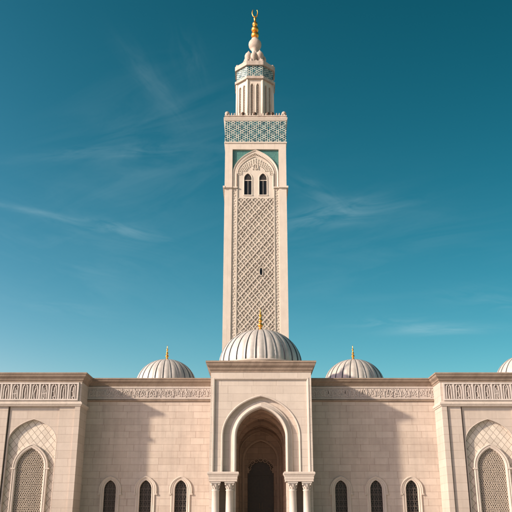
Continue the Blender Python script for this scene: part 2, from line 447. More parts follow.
def scroll_motif(bm, cx, cz, s, y0, y1, flip, rnd):
    """small carved scroll with a stem and leaves"""
    w = .055 * s
    pts = []
    for i in range(9):
        t = i / 8 * 1.5 * PI
        r_ = (.17 - .011 * i) * s
        pts.append((cx + flip * (r_ * math.cos(t)), cz + .12 * s + r_ * math.sin(t)))
    ribbon(bm, pts, w, y0, y1)
    ribbon(bm, [(cx + flip * .18 * s, cz - .36 * s), (cx + flip * .20 * s, cz - .1 * s), (cx + flip * .17 * s, cz + .12 * s)], w, y0, y1 - .004)
    ribbon(bm, [(cx - flip * .19 * s, cz + .34 * s), (cx - flip * .21 * s, cz), (cx - flip * (.13 + rnd * .05) * s, cz - .22 * s), (cx - flip * .02, cz - .30 * s), (cx + flip * .10 * s, cz - .24 * s)], w, y0, y1 + .004)
    bump_block(bm, cx - flip * .02 * s, cz - .08 * s, .07 * s, .09 * s, y0, y1, 5)
    bump_block(bm, cx + flip * .06 * s, cz + .36 * s, .06 * s, .05 * s, y0, y1, 4)

def leg_jali(bm, a, h, zs, t0, z0, y0, y1, cell, w, jit, rnd, cx=0):
    """pierced screen: an uneven honeycomb of bars inside an arch"""
    verts = {}
    ztop = zs + h
    hx = cell * math.sqrt(3) / 2; nrow = int((ztop - z0) / (cell * 1.5)) + 3; ncol = int(2 * a / (2 * hx)) + 4
    def vtx(i, j, k):
        key = (round(i), round(j), k)
        if key not in verts:
            x = -a - hx + i * hx; z = z0 - cell + j * cell * 1.5 + (cell / 2 if k else 0)
            verts[key] = (x + (rnd.random() - .5) * jit * cell, z + (rnd.random() - .5) * jit * cell)
        return verts[key]
    ins = lambda x, z: z0 - .02 <= z <= ztop and abs(x) <= arch_hw(a, h, zs, t0, z) + .03
    for j in range(nrow):
        for i in range(2 * ncol):
            hi = (i + j) % 2
            p = vtx(i, j, hi); q = vtx(i + 1, j, 1 - hi)
            segs = [(p, q)]
            if hi: segs.append((p, vtx(i, j + 1, 0)))
            for s_ in segs:
                if math.dist(*s_) < 1e-3: continue
                c_ = segment_clip(s_[0], s_[1], ins, 6)
                if c_ and math.dist(*c_) > .02: ribbon(bm, [(c_[0][0] + cx, c_[0][1]), (c_[1][0] + cx, c_[1][1])], w, y0, y1)

# ---- wings
WA, WH, WZ, WT, WSILL = .50, .74, 3.93, 76, 1.3
WX = (6.5, 9.36, 12.25)
for s in (-1, 1):
    xs = sorted(s * x for x in WX)
    xa, xb = sorted((s * 3.9, s * 14.75))
    bm = NB()
    box(bm, xa, xb, YW, YW + 1.2, 0, WSILL)
    notched(bm, xa, xb, WSILL, 12.3, [arch(WA, WH, WZ, WT, 10, x, WSILL) for x in xs], YW, YW + 1.2)
    part('wing_wall', bm, 'wall')
    bm = NB()
    cornice(bm, [(xa, YW), (xb, YW)], cprof(12.29, TOP))
    box(bm, xa, xb, YW - .02, YW + 1.2, 12.30, TOP - .02)
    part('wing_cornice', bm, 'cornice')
    bm = NB()
    cornice(bm, [(xa, YW), (xb, YW)], [(-.05, 10.98), (.05, 11.0), (.12, 11.05), (.14, 11.10), (.14, 11.14), (.05, 11.18), (-.05, 11.18)])
    part('string_course', bm, 'cornice')
    # carved band
    bm = NB()
    box(bm, xa, xb, YW - .03, YW + .01, 11.20, 12.27, 1)
    ribbon(bm, [(xa, 11.27), (xb, 11.27)], .07, YW - .025, YW - .085)
    ribbon(bm, [(xa, 12.19), (xb, 12.19)], .07, YW - .025, YW - .085)
    n = 19
    x = xa + .3 if s < 0 else xa + .15
    k = 0; lim = xb - .2
    while x < lim:
        scroll_motif(bm, x + .12, 11.72 + random.uniform(-.04, .04), random.uniform(.66, .92), YW - .025, YW - .08, 1 if k % 2 else -1, random.random())
        if k % 3 == 1: ribbon(bm, [(x + .30, 11.36), (x + .30 + random.uniform(-.05, .05), 11.73), (x + .30, 12.1)], .045, YW - .025, YW - .075)
        x += .36 + random.uniform(-.035, .035); k += 1
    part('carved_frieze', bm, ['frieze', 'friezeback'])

# windows of the wings: one built, five copied
def make_window():
    bm = NB()
    path = arch(WA, WH, WZ, WT, 12, 0, WSILL)
    # inner reveal moulding and the hood around it
    sweep(bm, path, [(-.02, .12), (-.02, .0), (-.00, -.03), (.06, -.05), (.10, -.02), (.12, -.02), (.16, -.055), (.24, -.075), (.29, -.05), (.30, .02), (.02, .02), (.02, .12)])
    fr = link('window', bm, 'trim', mosque, None)
    bm = NB()
    hood = arch(WA + .36, WH + .26, WZ, 76, 12, 0, WZ - .32)
    sweep(bm, hood, [(-.065, .01), (-.065, -.06), (-.02, -.10), (.035, -.10), (.06, -.05), (.06, .01)])
    for q in (-1, 1): box(bm, *sorted((q * (WA + .26), q * (WA + .46))), -.115, .01, WZ - .41, WZ - .30)
    link('hood_mould', bm, 'trim', fr, None)
    bm = NB(); box(bm, -.95, .95, -.16, .1, WSILL - .2, WSILL); link('sill', bm, 'trim', fr, None, .015)
    bm = NB(); prism(bm, arch(WA + .05, WH + .05, WZ, WT, 10, 0, WSILL - .02), .30, .33); link('pane', bm, 'glass', fr, None)
    bm = NB(); leg_jali(bm, WA, WH, WZ, WT, WSILL, .28, .25, .115, .02, .2, random.Random(3))
    for x in (-.17, .17): ribbon(bm, [(x, WSILL), (x, WZ + .58)], .03, .28, .225)
    z = WSILL + .45
    while z < WZ + .5:
        ribbon(bm, [(-arch_hw(WA, WH, WZ, WT, z), z), (arch_hw(WA, WH, WZ, WT, z), z)], .03, .28, .226); z += .45
    link('lattice', bm, 'came', fr, None)
    return fr
w0 = make_window(); first = True
for s in (-1, 1):
    for x in WX:
        loc = (s * x, YW - 60.5, 0)
        if first: w0.location = loc; first = False
        else: dup(w0, loc, mosque)

# ---- pavilions
PIN, POUT, PCX = 14.6, 22.0, 18.3
PA, PH, PZ, PT = 1.93, 1.78, 7.50, 68      # outer blind arch
IA, IH, IZ, IT = 1.12, 1.50, 5.55, 66      # pierced window
for s in (-1, 1):
    c = s * PCX
    xa, xb = sorted((s * PIN, s * POUT))
    bm = NB()
    # layers from the back: arch backing wall, arch plane, pilaster plane, corner strips
    box(bm, xa + .01, xb - .01, YV + .62, YV + 4.5, 0, 12.3)
    notched(bm, c - 2.02, c + 2.02, 0, 10.28, [arch(PA, PH, PZ, PT, 16, c, 0)], YV + .26, YV + .63)
    for q0, q1 in (((15.09, 16.17), (20.32, 21.58)) if s > 0 else ((15.02, 16.28), (20.43, 21.58))): box(bm, *sorted((s * q0, s * q1)), YV + .13, YV + .63, 0, 10.28)
    for q0, q1 in ((PIN, 15.02), (21.58, POUT)): box(bm, *sorted((s * q0, s * q1)), YV, YV + 4.5, 0, 12.3)
    box(bm, *sorted((s * 15.02, s * 21.58)), YV, YV + .63, 10.28, 12.3)
    part('pavilion_wall', bm, 'pav')
    # net-patterned infill
    bm = NB(); notched(bm, c - PA, c + PA, 0, PZ + PH, [arch(IA + .2, IH + .2, IZ, IT, 14, c, 0)], YV + .57, YV + .615)
    part('arch_infill', bm, 'net')
    bm = NB()
    sweep(bm, arch(PA, PH, PZ, PT, 16, c, 0), [(-.0, YV + .35), (-.02, YV + .28), (-.01, YV + .25), (.03, YV + .245), (.045, YV + .255), (.045, YV + .35)])
    part('arch_moulding', bm, 'trim')
    # pierced window with its frame
    bm = NB()
    sweep(bm, arch(IA, IH, IZ, IT, 14, c, .8), [(-.03, YV + .62), (-.03, YV + .40), (.02, YV + .36), (.10, YV + .34), (.15, YV + .38), (.17, YV + .38), (.20, YV + .33), (.27, YV + .33), (.30, YV + .38), (.30, YV + .59)])
    for q in (-1, 1): box(bm, *sorted((c + q * (IA + .05), c + q * (IA + .40))), YV + .30, YV + .58, IZ - .16, IZ - .04)
    fr = part('pierced_window', bm, 'trim')
    bm = NB(); leg_jali(bm, IA, IH, IZ, IT, .8, YV + .585, YV + .54, .088, .030, .6, random.Random(11 + s), c)
    part('pierced_screen', bm, 'jali', fr)
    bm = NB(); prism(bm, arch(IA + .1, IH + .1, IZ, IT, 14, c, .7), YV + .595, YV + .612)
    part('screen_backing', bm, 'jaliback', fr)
    # cornice with its return to the wing
    inner, outer = s * PIN, s * POUT
    path = [(outer, 66), (outer, YV), (inner, YV), (inner, YW + .0)]
    if s < 0: path = [(outer, 66), (outer, YV), (inner, YV), (inner, YW)]
    else: path = [(inner, YW), (inner, YV), (outer, YV), (outer, 66)]
    bm = NB(); cornice(bm, path, cprof(12.23, TOP + .012, .42)); box(bm, xa + .03, xb - .03, YV + .03, YV + 4.45, 12.31, TOP - .05)
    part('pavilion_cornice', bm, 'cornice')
    bm = NB(); cornice(bm, path, [(-.05, 10.26), (.06, 10.29), (.07, 10.36), (.13, 10.40), (.15, 10.48), (.15, 10.54), (.07, 10.60), (.04, 10.66), (-.05, 10.66)])
    part('string_course', bm, 'trim')
    # frieze of upright panels
    bm = NB()
    fx0, fx1 = PIN + .22, POUT - .1
    box(bm, *sorted((s * fx0, s * fx1)), YV - .035, YV + .01, 10.68, 12.20, 1)
    a0, a1 = sorted((s * fx0, s * fx1))
    for zz, hh in ((10.79, .12), (12.11, .12)): ribbon(bm, [(a0, zz), (a1, zz)], hh, YV - .03, YV - .12)
    x = fx0 + .06; k = 0
    while x < fx1:
        ribbon(bm, [(s * x, 10.85), (s * x, 12.05)], .13, YV - .03, YV - .112)
        if x + .72 < fx1:
            cx = s * (x + .385)
            box(bm, cx - .24, cx + .24, YV - .045, YV - .03, 10.86, 12.04, 2)
            v = random.choice((0, 1, 2)); j = random.uniform(-.04, .04)
            box(bm, cx - .05, cx + .05, YV - .04, YV - .085 - abs(j), 10.86, 10.95)
            ribbon(bm, [(cx - .20, 10.86), (cx - .20 + j, 11.5), (cx - .17, 11.88), (cx - .06, 12.0)], .075, YV - .04, YV - .115)
            ribbon(bm, [(cx + .20, 10.86), (cx + .20 + j, 11.5), (cx + .17, 11.88), (cx + .06, 12.0)], .075, YV - .04, YV - .115)
            if v == 0:
                ribbon(bm, [(cx + .02 - j, 10.88), (cx - .03 - j, 11.3), (cx + .03 + j, 11.75)], .075, YV - .04, YV - .10)
                bump_block(bm, cx + .02, 11.84, .06, .09, YV - .04, YV - .10)
            elif v == 1:
                ribbon(bm, [(cx - .07, 10.88), (cx - .05, 11.75)], .06, YV - .04, YV - .10)
                ribbon(bm, [(cx + .08, 10.95), (cx + .05, 11.6)], .06, YV - .04, YV - .104)
                ribbon(bm, [(cx - .18, 11.25), (cx + .18, 11.32)], .055, YV - .04, YV - .108)
            else:
                ribbon(bm, [(cx - .1, 10.98), (cx + .08, 11.05), (cx + .02, 11.4), (cx + .04, 11.8)], .07, YV - .04, YV - .10)
                bump_block(bm, cx - .07, 11.45, .06, .07, YV - .04, YV - .10)
        x += .775; k += 1
    part('panelled_frieze', bm, ['frieze', 'friezeback', 'slotshade'])

# ---- portal
QH = 4.03                                   # half width
OA, OH, OZ = 3.0, 3.12, 7.82                # outer archivolt
AA, AH, AZ, AT = 1.95, 2.25, 7.82, 75       # opening
bm = NB()
Z1 = 5.12
# front layer with the big arched recess, the frame proud of its panel
notched(bm, -3.74, 3.74, Z1, 12.32, [arch(OA, OH, OZ, 76, 20, 0, Z1)], YP + .13, YP + .52)
notched(bm, -QH, QH, Z1, 12.9, [[(-3.74, Z1), (-3.74, 12.32), (3.74, 12.32), (3.74, Z1)]], YP, YP + .52)
notched(bm, -QH, QH, Z1, 12.9, [arch(AA + .02, AH + .02, AZ, AT, 20, 0, Z1)], YP + .521, YP + 1.3)
for s in (-1, 1):
    box(bm, *sorted((s * 2.05, s * (QH - .01))), YP + 2.2, 69.99, 0.6, Z1 - .001)
    box(bm, *sorted((s * 3.58, s * QH)), YP + .78, YP + 2.199, 0.6, Z1)  # side wall added behind the outer column to keep sun off the pier
    box(bm, *sorted((s * 1.99, s * 2.32)), YP + .62, YP + 2.199, 0.6, Z1)
    box(bm, *sorted((s * 2.6, s * QH)), YP + 1.301, 70.0, Z1, 12.9)
box(bm, -2.6, 2.6, YP + 1.301, 70.0, 11.2, 12.9)
part('portal_wall', bm, 'portal')
bm = NB()
box(bm, -QH + .05, QH - .05, YP + .05, 69.9, 12.91, 13.62)
cornice(bm, [(-QH, 70.0), (-QH, YP), (QH, YP), (QH, 70.0)], cprof(12.84, 13.72, .42))
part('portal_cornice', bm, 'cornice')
# frame moulding inside the panel edge
bm = NB()
sweep(bm, [(-3.74, Z1), (-3.74, 12.32), (3.74, 12.32), (3.74, Z1)], [(-.01, YP + .14), (-.07, YP + .12), (-.07, YP + .07), (-.03, YP - .02), (.07, YP - .04), (.10, YP + .01)])
part('portal_frame_moulding', bm, 'trim')
# archivolt
bm = NB()
po = arch(OA, OH, OZ, 76, 22, 0, Z1)
sweep(bm, po, [(-.02, YP + .4), (-.02, YP + .15), (.0, YP + .09), (.07, YP + .07), (.12, YP + .10), (.12, YP + .16)])
pi_ = arch(AA, AH, AZ, AT, 22, 0, Z1)
sweep(bm, pi_, [(-.0, YP + 1.2), (-.0, YP + .22), (.04, YP + .15), (.13, YP + .12), (.20, YP + .16), (.22, YP + .26), (.34, YP + .30), (.36, YP + .37), (.52, YP + .40), (.54, YP + .46), (.54, YP + .60), (.05, YP + 1.2)])
part('portal_archivolt', bm, 'trim')
# barrel of the porch: stepped pointed vault behind the front arch
bm = NB()
def vault(a, h, zs, y0, y1, foot=.6):
    pts = arch(a, h, zs, AT, 18, 0, foot)
    outer = arch(2.62, 3.9, 7.2, AT, 18, 0, foot)
    sweep(bm, pts, [(0, y0), (0, y1), (.5, y1), (.5, y0)])
vault(2.02, 2.3, 7.6, 61.82, 63.0)
vault(1.86, 2.15, 7.5, 63.01, 63.35)
vault(1.99, 2.15, 7.4, 63.36, 64.9)
vault(1.80, 1.95, 7.25, 64.91, 65.3)
vault(1.92, 2.0, 7.15, 65.31, 66.6)
box(bm, -2.6, 2.6, 61.7, 70, 10.4, 11.3)
NA, NH, NZ = 1.42, 1.6, 6.45
notched(bm, -2.5, 2.5, .6, 10.6, [arch(NA, NH, NZ, AT, 14, 0, .6)], 66.61, 67.0)
notched(bm, -2.5, 2.5, .6, 10.6, [arch(1.12, .92, 5.62, 84, 10, 0, .6)], 67.01, 67.3)
box(bm, -2.5, 2.5, 67.31, 67.6, .6, 10.6)
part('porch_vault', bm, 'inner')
bm = NB()
sweep(bm, arch(NA, NH, NZ, AT, 14, 0, .6), [(-.03, 66.9), (-.03, 66.57), (.05, 66.53), (.16, 66.56), (.19, 66.7)])
sweep(bm, arch(1.75, 1.75, 7.05, AT, 14, 0, .6), [(-.02, 66.7), (-.02, 66.58), (.03, 66.55), (.07, 66.58), (.07, 66.7)])
for s in (-1, 1):
    for y0, y1, xw in ((61.5, 62.95, 1.88), (63.0, 63.36, 1.78), (64.90, 65.31, 1.72)):
        box(bm, *sorted((s * xw, s * 2.2)), y0, y1, 5.02, 5.22)
        box(bm, *sorted((s * (xw + .06), s * 2.2)), y0 + .02, y1 - .02, 4.86, 5.02)
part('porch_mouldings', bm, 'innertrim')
bm = NB(); box(bm, -2.1, 2.1, 61.4, 67.3, .3, .598)
part('porch_floor', bm, 'trim')
# doors and the scalloped lunette above
bm = NB(); box(bm, -1.10, 1.10, 67.2, 67.305, .6, 6.9)
for x0, x1 in ((-1.04, -.06), (.06, 1.04)):
    for z0, z1 in ((.75, 1.9), (2.05, 3.4), (3.55, 5.05)):
        ribbon(bm, [(x0 + .1, z0), (x0 + .1, z1), (x1 - .1, z1), (x1 - .1, z0)], .06, 67.21, 67.17, True)
box(bm, -1.115, 1.115, 67.12, 67.25, 5.2, 5.38)
box(bm, -.03, .03, 67.17, 67.25, .6, 5.2)
dr = part('entrance_door', bm, 'wood')
bm = NB()
for s in (-1, 1): ribbon(bm, [(s * .12, 2.45), (s * .12, 2.95)], .05, 67.19, 67.10)
part('door_handle', bm, 'bronze', dr)
bm = NB()
lob = []
for k in range(9):
    t = PI * k / 8
    cx, cz = 1.0 * math.cos(PI - t), 5.75 + .72 * math.sin(PI - t)
    pts = [(cx + .155 * math.cos(u * PI / 6), cz + .155 * math.sin(u * PI / 6)) for u in range(12)]
    ribbon(bm, pts, .06, 67.02, 66.93, True)
    bump_block(bm, cx, cz, .07, .07, 67.0, 66.93, 5)
box(bm, -1.12, -.98, 66.95, 67.02, 5.38, 5.8); box(bm, .98, 1.12, 66.95, 67.02, 5.38, 5.8)
part('door_crest', bm, 'innertrim')

# entablature blocks over the column pairs
for s in (-1, 1):
    bm = NB()
    x0, x1 = 1.90, 4.00
    a, b = sorted((s * x0, s * x1))
    loop = [(a, YP + 1.29), (a, YP + .0), (b, YP + .0), (b, YP + 1.29)]
    box(bm, a, b, YP + .001, YP + 2.19, 4.42, 5.115)
    cornice(bm, loop, [(-.02, 4.40), (.03, 4.40), (.03, 4.56), (.06, 4.585), (.06, 4.78), (.09, 4.80), (.10, 4.86), (.15, 4.92), (.17, 4.98), (.17, 5.06), (.13, 5.12), (-.02, 5.12)])
    part('entablature', bm, 'trim')

# columns: one built, three copied
def make_column():
    bm = NB()
    lathe(bm, [(.285, .98), (.292, 1.6), (.288, 2.4), (.272, 3.70), (.30, 3.72), (.31, 3.76), (.29, 3.80), (.27, 3.80)], n=32)
    sh = link('column', bm, 'column', mosque, None)
    bm = NB()
    lathe(bm, [(.25, 3.78), (.27, 3.84), (.27, 4.0), (.31, 4.18), (.36, 4.27), (.2, 4.28)], n=24)
    box(bm, -.39, .39, -.39, .39, 4.275, 4.415)
    for ring, (rr, z0, z1, n) in enumerate(((.27, 3.82, 4.03, 10), (.29, 3.98, 4.22, 10))):
        for k in range(n):
            t = 2 * PI * (k + .5 * ring) / n; ca, sa = math.cos(t), math.sin(t)
            ps = []
            for (dr_, z, w) in ((0, z0, .05), (.045, (z0 + z1) / 2, .075), (.075, z1 - .02, .06), (.12, z1, .035), (.11, z1 - .05, .02)):
                r_ = rr + dr_
                ps.append([bm.verts.new((r_ * ca - q * w * sa, r_ * sa + q * w * ca, z)) for q in (-1, 1)])
            for i in range(4): bm.faces.new((ps[i][0], ps[i][1], ps[i + 1][1], ps[i + 1][0]))
    for sx in (-1, 1):
        for sy in (-1, 1):
            lathe(bm, ball_prof(.075, 4.19, 6), sx * .29, sy * .29, 8)
    link('capital', bm, 'column', sh, None)
    bm = NB()
    box(bm, -.42, .42, -.42, .42, .602, .74)
    lathe(bm, [(.40, .742), (.41, .78), (.38, .83), (.33, .85), (.33, .88), (.36, .91), (.34, .95), (.29, .98), (.2, .985)], n=32)
    link('base', bm, 'column', sh, None)
    return sh
c0 = make_column(); first = True
for x in (-3.52, -2.44, 2.44, 3.52):
    loc = (x, .42, 0)
    if first: c0.location = loc; first = False
    else: dup(c0, loc, mosque)

# ---- domes
def make_dome(cx, cy, z0, Rr, rise, drum_z, nseg, label, spire):
    bm = NB()
    nz = 14; sub = 6
    prof = []
    for i in range(nz + 1):
        t = PI / 2 * i / nz
        prof.append((Rr * math.cos(t) ** 0.96 if i < nz else .02, z0 + rise * math.sin(t)))
    prof = [(Rr * .985, z0 - .12)] + prof
    total = nseg * (sub + 1)
    angs = []
    for k in range(nseg):
        a0 = 2 * PI * k / nseg; sw = 2 * PI / nseg * .075
        for j in range(sub + 1):
            f = j / sub
            angs.append((a0 + sw + (2 * PI / nseg - 2 * sw) * f, 1 + .022 * math.sin(PI * f), 0))
        angs.append((a0 + 2 * PI / nseg, 1.022, 1))
    rings = [[bm.verts.new((cx + r * k * math.cos(a), cy + r * k * math.sin(a), z + (.0))) for a, k, _ in angs] for r, z in prof]
    n = len(angs)
    for i in range(len(prof) - 1):
        for k in range(n):
            k2 = (k + 1) % n
            f = bm.faces.new((rings[i][k], rings[i][k2], rings[i + 1][k2], rings[i + 1][k]))
            seam = angs[k][2] == 1 or angs[k2][2] == 1
            f.material_index = 1 if seam else 0; f.smooth = not seam
    o = part('dome', bm, ['dome', 'seam'], label=label)
    bm = NB()
    lathe(bm, [(Rr * .96, drum_z), (Rr * .96, z0 - .42), (Rr * 1.01, z0 - .36), (Rr * 1.03, z0 - .26), (Rr * 1.0, z0 - .2), (Rr * 1.045, z0 - .14), (Rr * 1.045, z0 - .03), (Rr * .99, z0 + .02), (Rr * .5, z0 + .02)], cx, cy, 64)
    part('drum', bm, 'trim', o)
    bm = NB()
    zt = z0 + rise; q = spire
    lathe(bm, [(.34 * q, zt - .06), (.36 * q, zt + .04 * q), (.22 * q, zt + .12 * q), (.13 * q, zt + .2 * q), (.11 * q, zt + .3 * q)] +
          [(r * q, zt + z * q) for r, z in ((.20, .38), (.24, .5), (.20, .62), (.10, .70), (.10, .76), (.16, .84), (.18, .94), (.14, 1.04), (.08, 1.10), (.085, 1.3), (.12, 1.38), (.13, 1.46), (.09, 1.55), (.05, 1.62), (.035, 1.9), (.01, 2.15))], cx, cy, 16)
    part('finial', bm, 'gold', o)
    return o
make_dome(0, 66.2, 14.42, 3.62, 3.25, 12.9, 26, 'large central ribbed dome above the portal', 1.0)
make_dome(-9.0, 72, 13.6, 2.85, 2.6, 12.1, 24, 'small ribbed dome above the left wing', .68)
make_dome(8.98, 72, 13.6, 2.85, 2.6, 12.1, 24, 'small ribbed dome above the right wing', .68)
make_dome(25.6, 72, 13.8, 3.0, 2.85, 12.1, 24, 'pale ribbed dome at the right edge, mostly hidden by the pavilion', .68)
# the building goes on to the right under that dome
bm = NB(); box(bm, 24.52, 32, 66.5, 78.5, 0.0, 12.15); part('side_roof', bm, 'roof')

# ------------------------------------------------------------------ minaret
MY = 83.6; HW = 3.6
minaret = bpy.data.objects.new('minaret', None); C.objects.link(minaret); minaret.location = (-.05, MY, 0)
tag(minaret, 'tall square carved stone minaret with teal tile bands and a gilded finial', 'minaret')
def mpart(name, bm, mats, bevel=0.0, rot=0.0, parent=minaret):
    o = link(name, bm, mats, parent, None, bevel); o.rotation_euler = (0, 0, rot)
    return o
ZB, ZT = 19.9, 43.0
bm = NB()
box(bm, -HW, HW, -HW, HW, 0, ZB)
box(bm, -3.3, 3.3, -3.3, 3.3, ZB, ZT)
box(bm, -HW, HW, -HW, HW, ZT, 43.72)
nt = [(-2.72, ZB), (-2.72, ZT - .001), (2.72, ZT - .001), (2.72, ZB)]
for sgn in (-1, 1):
    for q in (-1, 1):
        box(bm, *sorted((q * 2.72, q * HW)), *sorted((sgn * HW, sgn * 3.3)), ZB, ZT)
        box(bm, *sorted((sgn * HW, sgn * 3.3)), *sorted((q * 2.72, q * 3.3)), ZB, ZT)
mpart('shaft', bm, 'minaret')

LZ0, LZ1 = ZB + .12, 36.75
MA, MH, MZ, MT = 2.66, 3.12, 39.85, 60
def face_relief():
    bm = NB()
    y = -3.42
    box(bm, -2.1, 2.1, y - .015, y + .13, LZ0, LZ1, 1)
    ins = lambda x, z: abs(x) <= 2.08 and LZ0 <= z <= LZ1 and ((x - .62) / .30) ** 2 + ((z - 27.8) / .62) ** 2 > 1
    # two families of sloping ribs, main ones deep, finer ones between
    P = 1.0; sl = 1.2
    k0 = int((LZ0 - 4 * sl) / P) - 2; k1 = int((LZ1 + 4 * sl) / P) + 2
    rr = random.Random(21)
    for k in range(2 * k0, 2 * k1):
        zc = k * P / 2
        for d in (-1, 1):
            main = (k % 2 == 0)
            p, q = (-2.1, zc - d * sl * 2.1), (2.1, zc + d * sl * 2.1)
            for c_ in segment_runs(p, q, ins):
                if main:
                    L_ = math.dist(*c_); n_ = max(2, int(L_ / .11)); nx, nz = -(c_[1][1] - c_[0][1]) / L_, (c_[1][0] - c_[0][0]) / L_
                    lam = P / math.sin(math.atan(sl)) / 1.0
                    pp = []
                    for i_ in range(n_ + 1):
                        u = i_ / n_; x_ = c_[0][0] + (c_[1][0] - c_[0][0]) * u; z_ = c_[0][1] + (c_[1][1] - c_[0][1]) * u
                        w_ = .026 * math.sin(2 * PI * x_ * 2 * sl / P) * (1 if (k // 2) % 2 else -1)
                        pp.append((x_ + nx * w_, z_ + nz * w_))
                    ribbon(bm, pp, .105, y, y - (.115 if d > 0 else .11))
                else: ribbon(bm, [c_[0], c_[1]], .065, y, y - (.08 if d > 0 else .075))
            if d > 0 and k % 3 == 0 and rr.random() < .85:
                # raised dark strip beside the rib, groove shade put into its colour
                f0, f1 = (0.0, 1.0) if rr.random() < .45 else ((0.0, rr.uniform(.35, .7)) if rr.random() < .5 else (rr.uniform(.3, .6), 1.0))
                a_ = (p[0] + (q[0] - p[0]) * f0, p[1] + (q[1] - p[1]) * f0 - .11); b_ = (p[0] + (q[0] - p[0]) * f1, p[1] + (q[1] - p[1]) * f1 - .11)
                for c_ in segment_runs(a_, b_, ins): ribbon(bm, [c_[0], c_[1]], .065, y, y - .1165, False, 2)
    hx = P / (2 * sl)
    for i in range(-9, 10):
        for k in range(k0 * 2, k1 * 2):
            x = i * hx / 2; z = k * P / 4
            if (i + k) % 2 == 0 or not ins(x, z) or abs(x) > 2.03: continue
            v = rr.random()
            if v < .35: bump_block(bm, x, z, .085, .10, y, y - .02, 4, 0, 2)  # dark boss coloured like the shade in a drilled hole
            else: bump_block(bm, x, z, .08 + .04 * v, .095 + .04 * v, y, y - .09, 6, v * 3)
    # frame fillets
    for q in (-1, 1):
        box(bm, *sorted((q * 2.08, q * 2.2)), y - .15, y + .12, LZ0, MZ)
        box(bm, *sorted((q * 2.62, q * 2.72)), y - .08, y + .12, LZ0, 38.1)
    box(bm, -2.72, 2.72, y - .14, y + .12, LZ0 - .12, LZ0 + .06)
    return bm
def border_relief():
    bm = NB(); y = -3.44
    for q in (-1, 1):
        box(bm, *sorted((q * 2.2, q * 2.62)), y - .03, y + .15, LZ0, 37.98, 0)
        z = LZ0 + .25; k = 0
        while z < 38.0:
            if k % 2: bump_block(bm, q * 2.41, z, .17, .17, y - .02, y - .09, 4, 0)
            else:
                for e in (-1, 1): bump_block(bm, q * 2.41 + e * .10, z, .075, .10, y - .02, y - .085, 5, .3)
            z += .33; k += 1
        ribbon(bm, [(q * 2.235, LZ0), (q * 2.235, 37.97)], .05, y, y - .075)
    return bm
def arch_orders():
    bm = NB(); y = -3.3
    sweep(bm, arch(MA - .14, MH - .14, MZ, MT, 18, 0, 38.1), [(-.30, y + .01), (-.30, y - .17), (-.24, y - .21), (-.16, y - .21), (-.12, y - .15), (.0, y - .17), (.06, y - .24), (.14, y - .25), (.14, y + .01)])
    sweep(bm, arch(2.08, 2.25, MZ, MT, 18, 0, 37.9), [(-.05, y + .01), (-.05, y - .24), (.0, y - .27), (.10, y - .27), (.13, y - .2), (.13, y + .01)])
    # beads between the two orders
    pts = arch(2.27, 2.55, MZ, MT, 22, 0, None)
    for (x, z) in pts: bump_block(bm, x, z, .09, .10, y, y - .2, 6, 0)
    for q in (-1, 1):
        box(bm, *sorted((q * 2.1, q * 2.75)), y - .40, y, 37.98, 38.12)
        z = 38.2
        while z < MZ: bump_block(bm, q * 2.3, z, .09, .08, y, y - .2, 6, 0); z += .24
    return bm
SA, SH_, SZ, ST = .42, .62, 39.25, 70
def tympanum():
    bm = NB(); y = -3.3
    top = arch(2.1, 2.28, MZ, MT, 18, 0, None)
    holes = [arch(SA, SH_, SZ, ST, 8, cx, 37.15) for cx in (-.88, .88)]
    pts = [(-2.1, 37.15)]
    for h_ in holes: pts += h_
    pts += [(2.1, 37.15)] + list(reversed(top))
    prism(bm, pts, y - .13, y + .005)
    box(bm, -2.1, 2.1, y - .13, y + .005, LZ1 + .002, 37.148)
    # carved foliage following the arch
    rr = random.Random(5)
    for ring in range(4):
        a_, h_ = 1.92 - ring * .235, 2.02 - ring * .25
        for i, (x, z) in enumerate(arch(a_, h_, MZ - .1 + ring * .03, MT, 11 - ring, 0, None)):
            if any(abs(x - cx) < .62 and z < 40.15 for cx in (-.88, .88)): continue
            bump_block(bm, x, z, .09 + rr.random() * .03, .09 + rr.random() * .03, y - .125, y - .21, 5, rr.random() * 3)
    for t in range(3): ribbon(bm, [(-.34 + .34 * t, 40.35), (-.30 + .3 * t, 40.8), (0, 41.3 - .04 * t)], .06, y - .12, y - .205 - .003 * t)
    ribbon(bm, [(.30 * math.cos(k * PI / 6), 40.75 + .34 * math.sin(k * PI / 6)) for k in range(12)], .07, y - .12, y - .22, True)
    x = -1.95
    return bm
mfaces = {}
